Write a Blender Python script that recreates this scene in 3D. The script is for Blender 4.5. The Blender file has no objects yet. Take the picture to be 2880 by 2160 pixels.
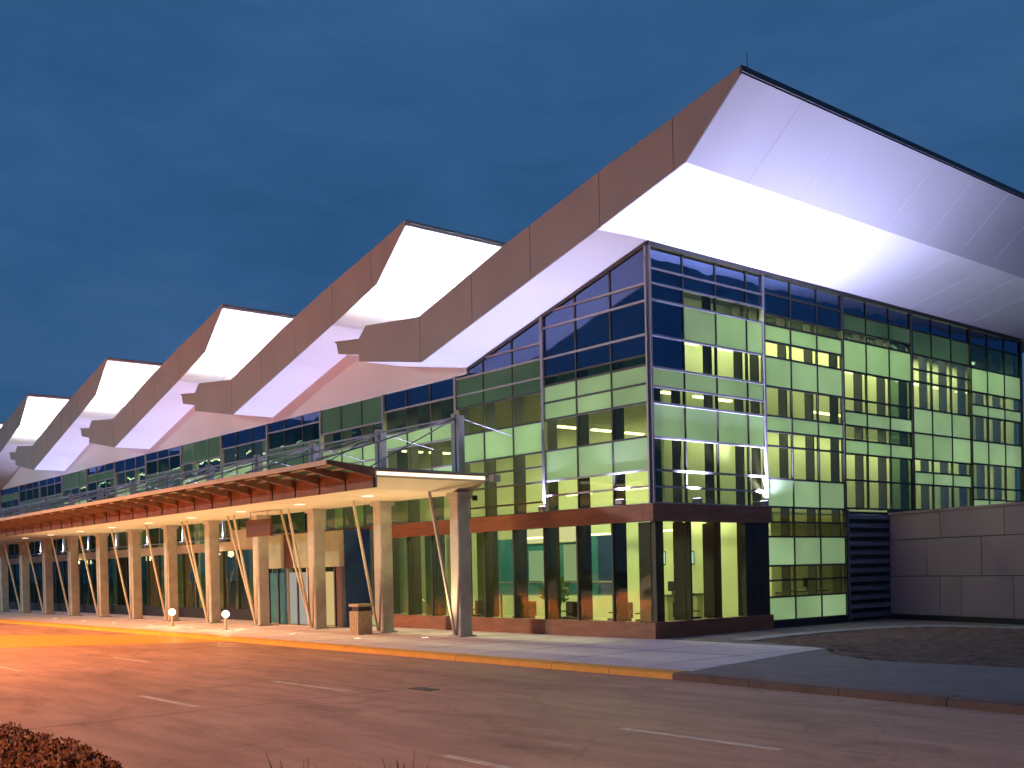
import bpy, bmesh, math, random
from mathutils import Vector, Matrix
random.seed(7)
sc = bpy.context.scene
C = sc.collection

# ---------------------------------------------------------------- camera
cam_d = bpy.data.cameras.new("camera")
cam = bpy.data.objects.new("camera", cam_d)
C.objects.link(cam)
RT = Vector((0.6451087, 0.76376792, -0.02221116))
UP = Vector((0.00693243, 0.02321709, 0.99970641))
FW = Vector((-0.76405936, 0.64507328, -0.00968278))
m = Matrix.Identity(4)
for i in range(3):
    m[i][0], m[i][1], m[i][2] = RT[i], UP[i], -FW[i]
m[0][3], m[1][3], m[2][3] = 22.4549, -24.6390, 2.2
cam.matrix_world = m
cam_d.sensor_width = 36.0
cam_d.lens = 37.93
cam_d.shift_y = 0.1918
cam_d.clip_start = 0.1
cam_d.clip_end = 3000
sc.camera = cam

# ---------------------------------------------------------------- world: dusk sky with thin cloud
W = bpy.data.worlds.new("World"); sc.world = W; W.use_nodes = True
nt = W.node_tree; N = nt.nodes; L = nt.links
N.clear()
out = N.new("ShaderNodeOutputWorld"); bg = N.new("ShaderNodeBackground")
sky = N.new("ShaderNodeTexSky"); sky.sky_type = 'NISHITA'; sky.sun_disc = False
sky.sun_elevation = math.radians(-2.5); sky.sun_rotation = math.radians(130)
sky.air_density = 1.3; sky.dust_density = 0.6; sky.ozone_density = 2.5
tc = N.new("ShaderNodeTexCoord")
mp = N.new("ShaderNodeMapping"); mp.inputs["Scale"].default_value = (1.0, 1.0, 3.2)
nz = N.new("ShaderNodeTexNoise"); nz.inputs["Scale"].default_value = 2.1; nz.inputs["Detail"].default_value = 5
nz.inputs["Roughness"].default_value = 0.45
nz2 = N.new("ShaderNodeTexNoise"); nz2.inputs["Scale"].default_value = 9.0; nz2.inputs["Detail"].default_value = 7; nz2.inputs["Roughness"].default_value = 0.6; nz2.inputs["Distortion"].default_value = 0.4
mxn = N.new("ShaderNodeMixRGB"); mxn.inputs["Fac"].default_value = 0.42
rp = N.new("ShaderNodeValToRGB")
rp.color_ramp.elements[0].position = 0.35; rp.color_ramp.elements[0].color = (0.018, 0.081, 0.200, 1)
rp.color_ramp.elements[1].position = 0.66; rp.color_ramp.elements[1].color = (0.039, 0.113, 0.262, 1)
L.new(tc.outputs["Generated"], mp.inputs["Vector"]); L.new(mp.outputs[0], nz.inputs["Vector"])
L.new(mp.outputs[0], nz2.inputs["Vector"])
L.new(nz.outputs["Fac"], mxn.inputs["Color1"]); L.new(nz2.outputs["Fac"], mxn.inputs["Color2"]); L.new(mxn.outputs[0], rp.inputs["Fac"])
mul = N.new("ShaderNodeMixRGB"); mul.blend_type = 'ADD'; mul.inputs["Fac"].default_value = 0.10
L.new(rp.outputs[0], mul.inputs["Color1"]); L.new(sky.outputs[0], mul.inputs["Color2"])
L.new(mul.outputs[0], bg.inputs["Color"]); bg.inputs["Strength"].default_value = 1.0
L.new(bg.outputs[0], out.inputs["Surface"])
sc.view_settings.view_transform = 'Standard'; sc.view_settings.look = 'None'
sc.view_settings.exposure = 0.0; sc.view_settings.gamma = 1.0; sc.view_settings.use_curve_mapping = False
sc.cycles.use_denoising = True
sc.cycles.max_bounces = 7; sc.cycles.diffuse_bounces = 3; sc.cycles.glossy_bounces = 3
sc.cycles.transmission_bounces = 3; sc.cycles.transparent_max_bounces = 24
sc.cycles.caustics_reflective = False; sc.cycles.caustics_refractive = False
sc.cycles.sample_clamp_indirect = 6.0

# light strengths, gathered here for tuning
E_LEDGE = 1450.0      # uplights on the brown ledge
E_ROOF = 1500.0       # uplights on the low end of each roof
E_GROUND = 560.0      # in-ground lights under the canopy
E_HALL = 1050.0        # ceiling lights in the hall
E_STREET = 170000.0     # sodium street lamp off the left edge
E_FILL_AMBER = 52000.0     # added amber lamp behind the camera, brightens the right of the road
E_FILL_WHITE = 125000.0    # added lamp far behind the camera, brightens the roof fascias
COL_UP = (0.58, 0.58, 1.0); COL_SOD = (1.0, 0.37, 0.08); COL_WARM = (1.0, 0.76, 0.40); COL_HALL = (0.94, 1.0, 0.66)

# ---------------------------------------------------------------- materials
MATS = {}
def nodes(name):
    mt = bpy.data.materials.new(name); mt.use_nodes = True
    t = mt.node_tree; t.nodes.clear()
    o = t.nodes.new("ShaderNodeOutputMaterial")
    MATS[name] = mt
    return mt, t, o
def pbr(name, col, rough=0.6, metal=0.0, var=0.12, scale=1.5, bump=0.0, bscale=30.0, stretch=(1, 1, 1), col2=None, spec=0.5, detail=5):
    mt, t, o = nodes(name)
    b = t.nodes.new("ShaderNodeBsdfPrincipled")
    g = t.nodes.new("ShaderNodeNewGeometry")
    mpn = t.nodes.new("ShaderNodeMapping"); mpn.inputs["Scale"].default_value = stretch
    t.links.new(g.outputs["Position"], mpn.inputs["Vector"])
    n = t.nodes.new("ShaderNodeTexNoise"); n.inputs["Scale"].default_value = scale; n.inputs["Detail"].default_value = detail
    t.links.new(mpn.outputs[0], n.inputs["Vector"])
    r = t.nodes.new("ShaderNodeValToRGB")
    r.color_ramp.elements[0].position = 0.32; r.color_ramp.elements[1].position = 0.68
    a = tuple(c * (1 - var) for c in col) + (1,)
    z = (tuple(col2) if col2 else tuple(min(1, c * (1 + var)) for c in col)) + (1,)
    r.color_ramp.elements[0].color = a; r.color_ramp.elements[1].color = z
    t.links.new(n.outputs["Fac"], r.inputs["Fac"]); t.links.new(r.outputs[0], b.inputs["Base Color"])
    b.inputs["Roughness"].default_value = rough; b.inputs["Metallic"].default_value = metal
    b.inputs["Specular IOR Level"].default_value = spec
    if bump:
        n2 = t.nodes.new("ShaderNodeTexNoise"); n2.inputs["Scale"].default_value = bscale; n2.inputs["Detail"].default_value = 4
        t.links.new(mpn.outputs[0], n2.inputs["Vector"])
        bm_ = t.nodes.new("ShaderNodeBump"); bm_.inputs["Strength"].default_value = bump; bm_.inputs["Distance"].default_value = 0.02
        t.links.new(n2.outputs["Fac"], bm_.inputs["Height"]); t.links.new(bm_.outputs[0], b.inputs["Normal"])
    t.links.new(b.outputs[0], o.inputs["Surface"])
    return mt
def emis(name, col, s):
    mt, t, o = nodes(name)
    e = t.nodes.new("ShaderNodeEmission"); e.inputs["Color"].default_value = tuple(col) + (1,); e.inputs["Strength"].default_value = s
    t.links.new(e.outputs[0], o.inputs["Surface"]); return mt
def glass(name, tint, refl, gcol=(0.9, 0.95, 1.0)):
    mt, t, o = nodes(name)
    tr = t.nodes.new("ShaderNodeBsdfTransparent"); tr.inputs["Color"].default_value = tuple(tint) + (1,)
    gl = t.nodes.new("ShaderNodeBsdfGlossy"); gl.inputs["Roughness"].default_value = 0.015; gl.inputs["Color"].default_value = tuple(gcol) + (1,)
    wavy(t, [gl])
    fr = t.nodes.new("ShaderNodeLayerWeight"); fr.inputs["Blend"].default_value = 0.12
    mr = t.nodes.new("ShaderNodeMath"); mr.operation = 'MULTIPLY_ADD'; mr.inputs[1].default_value = 0.45; mr.inputs[2].default_value = refl
    t.links.new(fr.outputs["Fresnel"], mr.inputs[0])
    mx = t.nodes.new("ShaderNodeMixShader")
    t.links.new(mr.outputs[0], mx.inputs[0]); t.links.new(tr.outputs[0], mx.inputs[1]); t.links.new(gl.outputs[0], mx.inputs[2])
    t.links.new(mx.outputs[0], o.inputs["Surface"]); return mt
def wavy(t, targets, strength=0.06):
    g = t.nodes.new("ShaderNodeNewGeometry"); n = t.nodes.new("ShaderNodeTexNoise"); n.inputs["Scale"].default_value = 0.9; n.inputs["Detail"].default_value = 1
    bp = t.nodes.new("ShaderNodeBump"); bp.inputs["Strength"].default_value = strength; bp.inputs["Distance"].default_value = 0.25
    t.links.new(g.outputs["Position"], n.inputs["Vector"]); t.links.new(n.outputs["Fac"], bp.inputs["Height"])
    for q in targets: t.links.new(bp.outputs[0], q.inputs["Normal"])
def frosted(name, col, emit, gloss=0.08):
    # frosted pane of a lit hall: lets the hall light through, hall glow put in as uneven emission, shines a little outside
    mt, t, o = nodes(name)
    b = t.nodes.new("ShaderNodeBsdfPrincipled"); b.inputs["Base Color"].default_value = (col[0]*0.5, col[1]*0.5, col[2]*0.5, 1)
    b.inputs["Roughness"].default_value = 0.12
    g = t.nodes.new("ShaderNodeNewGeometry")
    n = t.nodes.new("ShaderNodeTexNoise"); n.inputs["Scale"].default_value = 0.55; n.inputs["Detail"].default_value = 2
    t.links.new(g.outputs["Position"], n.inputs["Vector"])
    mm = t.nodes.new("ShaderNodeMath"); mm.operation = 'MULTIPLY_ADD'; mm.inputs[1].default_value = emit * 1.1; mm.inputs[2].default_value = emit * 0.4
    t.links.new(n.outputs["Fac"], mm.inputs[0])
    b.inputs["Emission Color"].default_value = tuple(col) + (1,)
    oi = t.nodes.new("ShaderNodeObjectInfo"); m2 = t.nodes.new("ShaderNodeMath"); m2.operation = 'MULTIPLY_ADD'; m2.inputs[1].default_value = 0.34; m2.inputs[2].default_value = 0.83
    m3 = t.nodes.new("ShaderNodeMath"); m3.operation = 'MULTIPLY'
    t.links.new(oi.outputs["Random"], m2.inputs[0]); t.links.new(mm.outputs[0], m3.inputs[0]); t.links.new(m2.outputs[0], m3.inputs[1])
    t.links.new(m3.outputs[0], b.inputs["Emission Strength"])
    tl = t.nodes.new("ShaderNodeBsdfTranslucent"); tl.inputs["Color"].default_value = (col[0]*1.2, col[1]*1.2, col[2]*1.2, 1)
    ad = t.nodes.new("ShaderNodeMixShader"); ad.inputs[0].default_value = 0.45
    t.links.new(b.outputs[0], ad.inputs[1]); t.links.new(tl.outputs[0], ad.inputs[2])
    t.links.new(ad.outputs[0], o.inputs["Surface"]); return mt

M_SOFFIT = pbr("soffit_white", (0.74, 0.75, 0.78), 0.55, var=0.02, scale=0.4)
M_FASCIA = pbr("fascia_metal", (0.31, 0.35, 0.335), 0.5, var=0.05, scale=0.8, stretch=(1, 1, 0.3))
M_ROOFTOP = pbr("roof_metal", (0.22, 0.22, 0.24), 0.5, metal=0.3, var=0.06)
M_EDGE = pbr("roof_edge_dark", (0.08, 0.08, 0.10), 0.5, var=0.1)
M_ALU = pbr("aluminium_bright", (0.30, 0.29, 0.31), 0.42, metal=0.35, var=0.05)  # lighter copy, also marks glazing bars near the uplights: light put into colour
M_ALUD = pbr("aluminium_dark", (0.045, 0.045, 0.04), 0.5, metal=0.2, var=0.1)
M_FIN = pbr("fin_dark", (0.028, 0.024, 0.018), 0.6, var=0.15)
M_CLEAR = glass("glass_clear", (0.90, 0.92, 0.74), 0.035)
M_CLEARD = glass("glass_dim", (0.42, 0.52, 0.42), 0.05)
def span_glass():
    mt, t, o = nodes("glass_spandrel")
    d = t.nodes.new("ShaderNodeBsdfDiffuse"); d.inputs["Color"].default_value = (0.006, 0.02, 0.036, 1)
    g = t.nodes.new("ShaderNodeBsdfGlossy"); g.inputs["Color"].default_value = (0.42, 0.58, 1.0, 1); g.inputs["Roughness"].default_value = 0.02
    wavy(t, [g])
    w = t.nodes.new("ShaderNodeLayerWeight"); w.inputs["Blend"].default_value = 0.15
    k = t.nodes.new("ShaderNodeMath"); k.operation = 'MULTIPLY_ADD'; k.inputs[1].default_value = 0.8; k.inputs[2].default_value = 0.22
    mx = t.nodes.new("ShaderNodeMixShader")
    t.links.new(w.outputs["Fresnel"], k.inputs[0]); t.links.new(k.outputs[0], mx.inputs[0])
    t.links.new(d.outputs[0], mx.inputs[1]); t.links.new(g.outputs[0], mx.inputs[2]); t.links.new(mx.outputs[0], o.inputs["Surface"])
    return mt
M_SPAN = span_glass()
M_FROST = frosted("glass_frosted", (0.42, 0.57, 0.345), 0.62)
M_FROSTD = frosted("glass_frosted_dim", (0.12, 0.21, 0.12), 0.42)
M_BROWN = pbr("ledge_brown", (0.26, 0.095, 0.045), 0.5, var=0.2, scale=3, stretch=(0.4, 0.4, 2))
M_BLACK = pbr("near_black", (0.02, 0.02, 0.022), 0.5, var=0.2)
M_CONC = pbr("concrete_column", (0.40, 0.36, 0.31), 0.75, var=0.12, scale=2.5, bump=0.3, bscale=25)
M_CANOPY = pbr("canopy_beige", (0.50, 0.43, 0.32), 0.6, var=0.06, scale=1.0)
M_RIB = pbr("canopy_rust", (0.22, 0.105, 0.055), 0.5, var=0.18, scale=2.0)
M_STEEL = pbr("steel_grey", (0.30, 0.29, 0.32), 0.45, metal=0.3, var=0.08)
M_CGLASS = glass("canopy_glass", (0.55, 0.60, 0.50), 0.10)
def road_mat():
    mt, t, o = nodes("road_concrete")
    b = t.nodes.new("ShaderNodeBsdfPrincipled"); g = t.nodes.new("ShaderNodeNewGeometry")
    def noise(scale, stretch, detail=6, rough=0.55, dist=0.0):
        mp_ = t.nodes.new("ShaderNodeMapping"); mp_.inputs["Scale"].default_value = stretch
        mp_.inputs["Rotation"].default_value = (0, 0, 0.35)
        n = t.nodes.new("ShaderNodeTexNoise"); n.inputs["Scale"].default_value = scale; n.inputs["Detail"].default_value = detail
        n.inputs["Roughness"].default_value = rough; n.inputs["Distortion"].default_value = dist
        t.links.new(g.outputs["Position"], mp_.inputs[0]); t.links.new(mp_.outputs[0], n.inputs["Vector"]); return n.outputs["Fac"]
    def ramp(src, p0, p1, c0, c1):
        r_ = t.nodes.new("ShaderNodeValToRGB"); r_.color_ramp.elements[0].position = p0; r_.color_ramp.elements[1].position = p1
        r_.color_ramp.elements[0].color = c0 + (1,); r_.color_ramp.elements[1].color = c1 + (1,)
        t.links.new(src, r_.inputs["Fac"]); return r_.outputs[0]
    def mulc(a_, b_, f=1.0):
        m_ = t.nodes.new("ShaderNodeMixRGB"); m_.blend_type = 'MULTIPLY'; m_.inputs["Fac"].default_value = f
        t.links.new(a_, m_.inputs["Color1"]); t.links.new(b_, m_.inputs["Color2"]); return m_.outputs[0]
    base = ramp(noise(0.16, (0.6, 1.2, 1), 4, 0.5, 0.6), 0.35, 0.65, (0.39, 0.215, 0.145), (0.52, 0.30, 0.215))
    streak = ramp(noise(1.6, (0.25, 1.3, 1), 8, 0.62, 0.3), 0.33, 0.62, (0.74, 0.71, 0.70), (1.10, 1.08, 1.07))
    blot = ramp(noise(0.55, (0.7, 1, 1), 9, 0.7, 1.2), 0.36, 0.46, (0.74, 0.71, 0.71), (1, 1, 1))
    fine = ramp(noise(22.0, (1, 1, 1), 6, 0.7), 0.3, 0.7, (0.80, 0.80, 0.80), (1.12, 1.12, 1.12))
    v = t.nodes.new("ShaderNodeTexVoronoi"); v.feature = 'DISTANCE_TO_EDGE'; v.inputs["Scale"].default_value = 0.22
    nn = t.nodes.new("ShaderNodeTexNoise"); nn.inputs["Scale"].default_value = 0.9; nn.inputs["Detail"].default_value = 6
    t.links.new(g.outputs["Position"], nn.inputs["Vector"])
    ad = t.nodes.new("ShaderNodeMixRGB"); ad.blend_type = 'ADD'; ad.inputs["Fac"].default_value = 1.6
    t.links.new(g.outputs["Position"], ad.inputs["Color1"]); t.links.new(nn.outputs["Color"], ad.inputs["Color2"]); t.links.new(ad.outputs[0], v.inputs["Vector"])
    crack = ramp(v.outputs["Distance"], 0.002, 0.006, (0.55, 0.5, 0.48), (1, 1, 1))
    c = mulc(mulc(mulc(mulc(base, streak), blot), fine), crack, 0.45)
    t.links.new(c, b.inputs["Base Color"]); b.inputs["Roughness"].default_value = 0.6; b.inputs["Specular IOR Level"].default_value = 0.3
    bp = t.nodes.new("ShaderNodeBump"); bp.inputs["Strength"].default_value = 0.35; bp.inputs["Distance"].default_value = 0.02
    t.links.new(noise(16.0, (1, 1, 1), 6, 0.65), bp.inputs["Height"]); t.links.new(bp.outputs[0], b.inputs["Normal"])
    t.links.new(b.outputs[0], o.inputs["Surface"]); return mt
M_ROAD = road_mat()
M_WALK = pbr("pavement_concrete", (0.64, 0.53, 0.58), 0.7, var=0.10, scale=1.6, bump=0.2, bscale=30, detail=8)
M_WALKD = pbr("footway_asphalt", (0.12, 0.092, 0.105), 0.7, var=0.2, scale=1.4, bump=0.3, bscale=30, detail=8)
M_YELLOW = pbr("kerb_yellow_paint", (0.66, 0.29, 0.03), 0.55, var=0.10, scale=2.2, bump=0.2, bscale=20, detail=8)
M_KERB = pbr("kerb_dark", (0.085, 0.035, 0.025), 0.6, var=0.3, scale=2)
M_LINE = pbr("lane_paint", (0.52, 0.41, 0.36), 0.6, var=0.25, scale=5)
M_MULCH = pbr("mulch", (0.10, 0.052, 0.04), 0.95, var=0.55, scale=3.5, bump=0.9, bscale=14, detail=9)
M_WALL = pbr("service_wall_panel", (0.32, 0.225, 0.23), 0.7, var=0.10, scale=0.9, stretch=(1, 1, 0.3))
M_LOUVRE = pbr("louvre_blue_grey", (0.14, 0.13, 0.17), 0.5, metal=0.2, var=0.1)
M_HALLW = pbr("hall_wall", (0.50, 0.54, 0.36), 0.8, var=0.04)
M_HALLWD = pbr("hall_wall_dim", (0.10, 0.15, 0.055), 0.8, var=0.25, scale=0.8)  # darker copy of the hall wall, dimness of the far hall put into colour
M_HALLF = pbr("hall_floor", (0.52, 0.50, 0.34), 0.35, var=0.06)
M_CEIL = pbr("hall_ceiling_dark", (0.035, 0.05, 0.07), 0.8, var=0.1)
M_TEAL = pbr("partition_teal", (0.02, 0.13, 0.17), 0.5, var=0.2, scale=2)
M_NAVY = pbr("panel_navy", (0.012, 0.04, 0.13), 0.4, var=0.15)
M_OLIVE = pbr("panel_olive", (0.30, 0.31, 0.20), 0.5, var=0.1)
M_MAROON = pbr("panel_maroon", (0.08, 0.03, 0.022), 0.5, var=0.2)
M_CHAIR = pbr("chair_black", (0.02, 0.022, 0.02), 0.5, var=0.2)
M_CHAIRW = pbr("chair_orange_lit", (0.14, 0.07, 0.035), 0.6, var=0.2)  # orange light falling on these chairs is put into their colour
M_DESK = pbr("desk_olive", (0.30, 0.29, 0.17), 0.5, var=0.1)
M_LEAF = pbr("shrub_leaf", (0.06, 0.02, 0.01), 0.7, var=0.5, scale=14, col2=(0.34, 0.10, 0.035))
M_LEAF2 = pbr("blade_leaf", (0.17, 0.07, 0.05), 0.7, var=0.4, scale=9)
M_STEM = pbr("stem", (0.05, 0.03, 0.02), 0.8, var=0.3)
M_BIN = pbr("bin_stone", (0.42, 0.32, 0.20), 0.7, var=0.2, scale=9, bump=0.3)
M_LAMP = emis("lamp_glow", (1.0, 0.82, 0.38), 9.0)
M_STRIP = emis("strip_glow", (1.0, 0.78, 0.55), 2.0)
M_TUBE = emis("tube_glow", (1.0, 1.0, 0.62), 3.2)
M_UPG = emis("uplight_lens", (0.86, 0.8, 1.0), 5.0)
M_SCR = emis("screen_glow", (0.62, 0.92, 1.0), 1.0)
M_SCRG = emis("screen_pale", (0.45, 0.62, 0.40), 0.65)
M_CREAM = emis("lit_panel_cream", (1.0, 0.93, 0.62), 0.85)
M_DOORW = emis("door_light_white", (0.62, 0.58, 0.50), 0.62)  # glow of the lit doorway put into the door leaf itself
M_DOORY = emis("door_light_yellow", (0.95, 0.68, 0.28), 0.68)  # same for the yellow lit doorway: leaf glows, no lamp there

# ---------------------------------------------------------------- helpers
WL = {}   # world location of roots / parts
def link(name, mesh, loc, parent=None, scale=None, rot=None):
    o = bpy.data.objects.new(name, mesh); C.objects.link(o)
    p = WL.get(parent.name, Vector((0, 0, 0))) if parent else Vector((0, 0, 0))
    o.location = Vector(loc) - p
    if parent: o.parent = parent
    if scale: o.scale = scale
    if rot: o.rotation_euler = rot
    WL[o.name] = Vector(loc)
    return o
def tag(o, label=None, cat=None, group=None, kind=None):
    if label: o["label"] = label
    if cat: o["category"] = cat
    if group: o["group"] = group
    if kind: o["kind"] = kind
    return o
def empty(name, loc, label, cat, group=None):
    o = link(name, None, loc); o.empty_display_size = 0.2
    return tag(o, label, cat, group)
CUBES = {}
def cube(mat):
    k = mat.name
    if k not in CUBES:
        me = bpy.data.meshes.new("box_" + k)
        v = [(x, y, z) for x in (-.5, .5) for y in (-.5, .5) for z in (-.5, .5)]
        f = [(0, 1, 3, 2), (4, 6, 7, 5), (0, 4, 5, 1), (2, 3, 7, 6), (0, 2, 6, 4), (1, 5, 7, 3)]
        me.from_pydata(v, [], f); me.materials.append(mat); CUBES[k] = me
    return CUBES[k]
def box(name, x0, x1, y0, y1, z0, z1, mat, parent=None):
    return link(name, cube(mat), ((x0+x1)/2, (y0+y1)/2, (z0+z1)/2), parent, (abs(x1-x0), abs(y1-y0), abs(z1-z0)))
class MB:
    def __init__(s): s.v = []; s.f = []; s.mi = []
    def box(s, x0, x1, y0, y1, z0, z1, i=0):
        b = len(s.v)
        s.v += [(x, y, z) for x in (x0, x1) for y in (y0, y1) for z in (z0, z1)]
        for q in [(0, 1, 3, 2), (4, 6, 7, 5), (0, 4, 5, 1), (2, 3, 7, 6), (0, 2, 6, 4), (1, 5, 7, 3)]:
            s.f.append(tuple(b + k for k in q)); s.mi.append(i)
        return s
    def prism(s, pts, d, i=0, iside=None, icap=None):
        """pts: list of 3D points (ring), d: extrusion vector"""
        b = len(s.v); n = len(pts); d = Vector(d)
        s.v += [tuple(p) for p in pts] + [tuple(Vector(p) + d) for p in pts]
        s.f.append(tuple(range(b, b + n))); s.mi.append(i if icap is None else icap)
        s.f.append(tuple(range(b + 2*n - 1, b + n - 1, -1))); s.mi.append(i if icap is None else icap)
        for k in range(n):
            s.f.append((b + k, b + n + k, b + n + (k+1) % n, b + (k+1) % n))
            s.mi.append(i if iside is None else iside[k])
        return s
    def tube(s, a, b_, r, n=8, i=0, r2=None):
        a = Vector(a); b_ = Vector(b_); d = (b_ - a).normalized()
        u = d.orthogonal().normalized(); w = d.cross(u); r2 = r if r2 is None else r2
        k0 = len(s.v)
        for P, R in ((a, r), (b_, r2)):
            for k in range(n):
                t = 2*math.pi*k/n; s.v.append(tuple(P + u*math.cos(t)*R + w*math.sin(t)*R))
        for k in range(n):
            s.f.append((k0+k, k0+(k+1) % n, k0+n+(k+1) % n, k0+n+k)); s.mi.append(i)
        s.f.append(tuple(k0+k for k in range(n-1, -1, -1))); s.mi.append(i)
        s.f.append(tuple(k0+n+k for k in range(n))); s.mi.append(i)
        return s
    def build(s, name, mats, parent=None, loc=(0, 0, 0), smooth=False, local=False):
        me = bpy.data.meshes.new(name)
        if not isinstance(mats, (list, tuple)): mats = [mats]
        L0 = Vector(loc)
        vs = s.v if local else [tuple(Vector(q) - L0) for q in s.v]
        me.from_pydata(vs, [], s.f)
        for q in mats: me.materials.append(q)
        me.polygons.foreach_set("material_index", s.mi)
        me.update()
        bm = bmesh.new(); bm.from_mesh(me); bmesh.ops.recalc_face_normals(bm, faces=bm.faces); bm.to_mesh(me); bm.free()
        if smooth:
            for p in me.polygons: p.use_smooth = True
        return link(name, me, loc, parent)

def lin(pts, x):
    if x <= pts[0][0]: return pts[0][1]
    for (a, b), (c, d) in zip(pts, pts[1:]):
        if x <= c: return b + (d - b) * (x - a) / (c - a)
    return pts[-1][1]
def mids(pts, a, b): return [p for p in pts if a + 1e-4 < p[0] < b - 1e-4]

# roof tooth profile in x-z, the front one; each further one is 15.05 m to the left
PITCH = 15.05
BOT = [(-13.11, 10.39), (-8.99, 9.70), (0.17, 12.19), (3.36, 13.07), (5.26, 14.76)]
TOP = [(-12.57, 11.63), (-9.07, 11.30), (-4.24, 12.68), (0.22, 13.78), (2.90, 14.36), (5.26, 14.93)]
NT = 6
def soffit_z(x):
    """underside of the roof over the facade wall at x (the lowest tooth that is not a low end)"""
    if x > -8.99: return lin(BOT, x)
    k = math.ceil((-8.99 - x) / PITCH)
    return lin(BOT, x + k * PITCH)

# ---------------------------------------------------------------- ground (structure)
def sheet(name, pts, z0, z1, mat, kind="structure"):
    o = MB().prism([(x, y, z1) for x, y in pts], (0, 0, z0 - z1)).build(name, mat)
    return tag(o, kind=kind)
gnd = MB(); gnd.v = [(-1500, -1500, -0.2), (1500, -1500, -0.2), (1500, 1500, -0.2), (-1500, 1500, -0.2)]; gnd.f = [(0, 1, 2, 3)]; gnd.mi = [0]
tag(gnd.build("ground", M_WALKD), kind="structure")
road = MB(); road.v = [(-400, -120, -0.13), (200, -120, -0.13), (200, -7.2, -0.13), (-400, -7.2, -0.13)]; road.f = [(0, 1, 2, 3)]; road.mi = [0]
tag(road.build("road", M_ROAD), kind="structure")
sheet("pavement", [(-120, -7.0), (7.60, -7.36), (6.33, -0.45), (0.0, -0.10), (-120, -0.10)], -0.15, 0.0, M_WALK)
# slab joints cut as thin dark grooves: narrow inset strips
jt = MB()
for x in range(-60, 7, 3): jt.box(x, x + 0.03, -6.95, -0.6, -0.012, 0.0025)
for yy in (-3.6,): jt.box(-120, 6.4, yy, yy + 0.03, -0.012, 0.0035)
tag(jt.build("pavement_joints", M_WALKD), kind="structure")
# yellow kerb: kerb stones as pieces
def kerb(name, x0, y0, x1, y1, n, mat, w=0.45, zt=0.015):
    dx, dy = (x1 - x0) / n, (y1 - y0) / n
    ln = math.hypot(dx, dy); ux, uy = dx/ln, dy/ln; nx, ny = -uy, ux
    for i in range(n):
        a = (x0 + dx*i + ux*0.008, y0 + dy*i + uy*0.008); b = (x0 + dx*(i+1) - ux*0.008, y0 + dy*(i+1) - uy*0.008)
        j = random.uniform(-0.004, 0.004)
        ring = [(a[0], a[1], zt+j), (b[0], b[1], zt+j), (b[0]+nx*w*.86, b[1]+ny*w*.86, zt+j), (a[0]+nx*w*.86, a[1]+ny*w*.86, zt+j)]
        mb = MB(); k0 = 0
        mb.v = ring + [(b[0]+nx*w, b[1]+ny*w, zt+j-0.03), (a[0]+nx*w, a[1]+ny*w, zt+j-0.03)] + \
            [(a[0], a[1], -0.19), (b[0], b[1], -0.19), (b[0]+nx*w, b[1]+ny*w, -0.19), (a[0]+nx*w, a[1]+ny*w, -0.19)]
        mb.f = [(3, 2, 1, 0), (5, 4, 2, 3), (9, 8, 4, 5), (6, 9, 5, 3, 0), (2, 4, 8, 7, 1), (1, 7, 6, 0)]; mb.mi = [0]*6
        tag(mb.build(name, mat), kind="structure")
kerb("kerb_stone", 7.60, -7.37, -15.0, -7.05, 12, M_YELLOW)
kerb("kerb_stone", -15.0, -7.05, -60.0, -7.0, 12, M_YELLOW)
kerb("kerb_stone_dark", 20.0, -8.35, 7.62, -7.38, 6, M_KERB)
sheet("kerb_back", [(-120, -7.03), (-60, -7.0), (-60, -7.45), (-120, -7.45)], -0.19, 0.01, M_YELLOW)
sheet("footway", [(7.62, -7.34), (20, -8.3), (40, -9.9), (40, -9.0), (12.45, -2.80), (9.14, -2.90), (7.4, -1.8), (6.37, -0.50)], -0.16, -0.006, M_WALKD)
sheet("side_path", [(0.0, -0.08), (6.33, -0.43), (3.2, 0.6), (2.9, 3.0), (3.0, 6.0), (3.35, 8.0), (4.3, 9.1), (6.9, 9.3), (20, 7.0), (40, 3.5), (40, 6.0), (20, 9.2), (6, 12.6), (0.0, 14.2)], -0.16, -0.004, M_WALKD)
sheet("path_edge", [(3.0, 0.55), (3.22, 0.6), (2.92, 3.0), (3.02, 6.0), (3.37, 8.0), (4.32, 9.1), (6.9, 9.3), (20, 7.0), (40, 3.5), (40, 4.1), (20, 7.7), (6.9, 9.95), (4.1, 9.75), (2.7, 8.2), (2.35, 6.0), (2.25, 3.0), (2.4, 0.52)], -0.16, 0.03, pbr("path_edge_concrete", (0.24, 0.22, 0.25), 0.7, var=0.12))
# crossing painted on the road in front of the entrance
sheet("painted_crossing", [(-13.6, -7.6), (-20.5, -7.55), (-24.0, -9.5), (-30.0, -13.5), (-40, -20.0), (-26, -22), (-18.0, -14.2), (-15.6, -10.5)], -0.14, -0.124, M_YELLOW)
for (x0, x1, y) in ((1.32, 3.98, -16.52), (11.45, 14.2, -16.52), (0.9, 4.1, -13.38), (11.5, 14.3, -13.38), (-9.6, -6.9, -13.1), (-9.2, -6.9, -16.4), (22, 24.8, -13.38)):
    sheet("lane_marking", [(x0, y-.06), (x1, y-.06), (x1, y+.06), (x0, y+.06)], -0.135, -0.125, M_LINE)
sj = MB()
sj.box(-0.5, 4.6, -12.9, -12.84, -0.14, -0.126)
for x in range(-44, 40, 16): sj.box(x + 0.6, x + 0.625, -60, -7.5, -0.14, -0.1265)
tag(sj.build("road_joints", pbr("joint_filler", (0.20, 0.155, 0.14), 0.8, var=0.2)), kind="structure")

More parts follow.
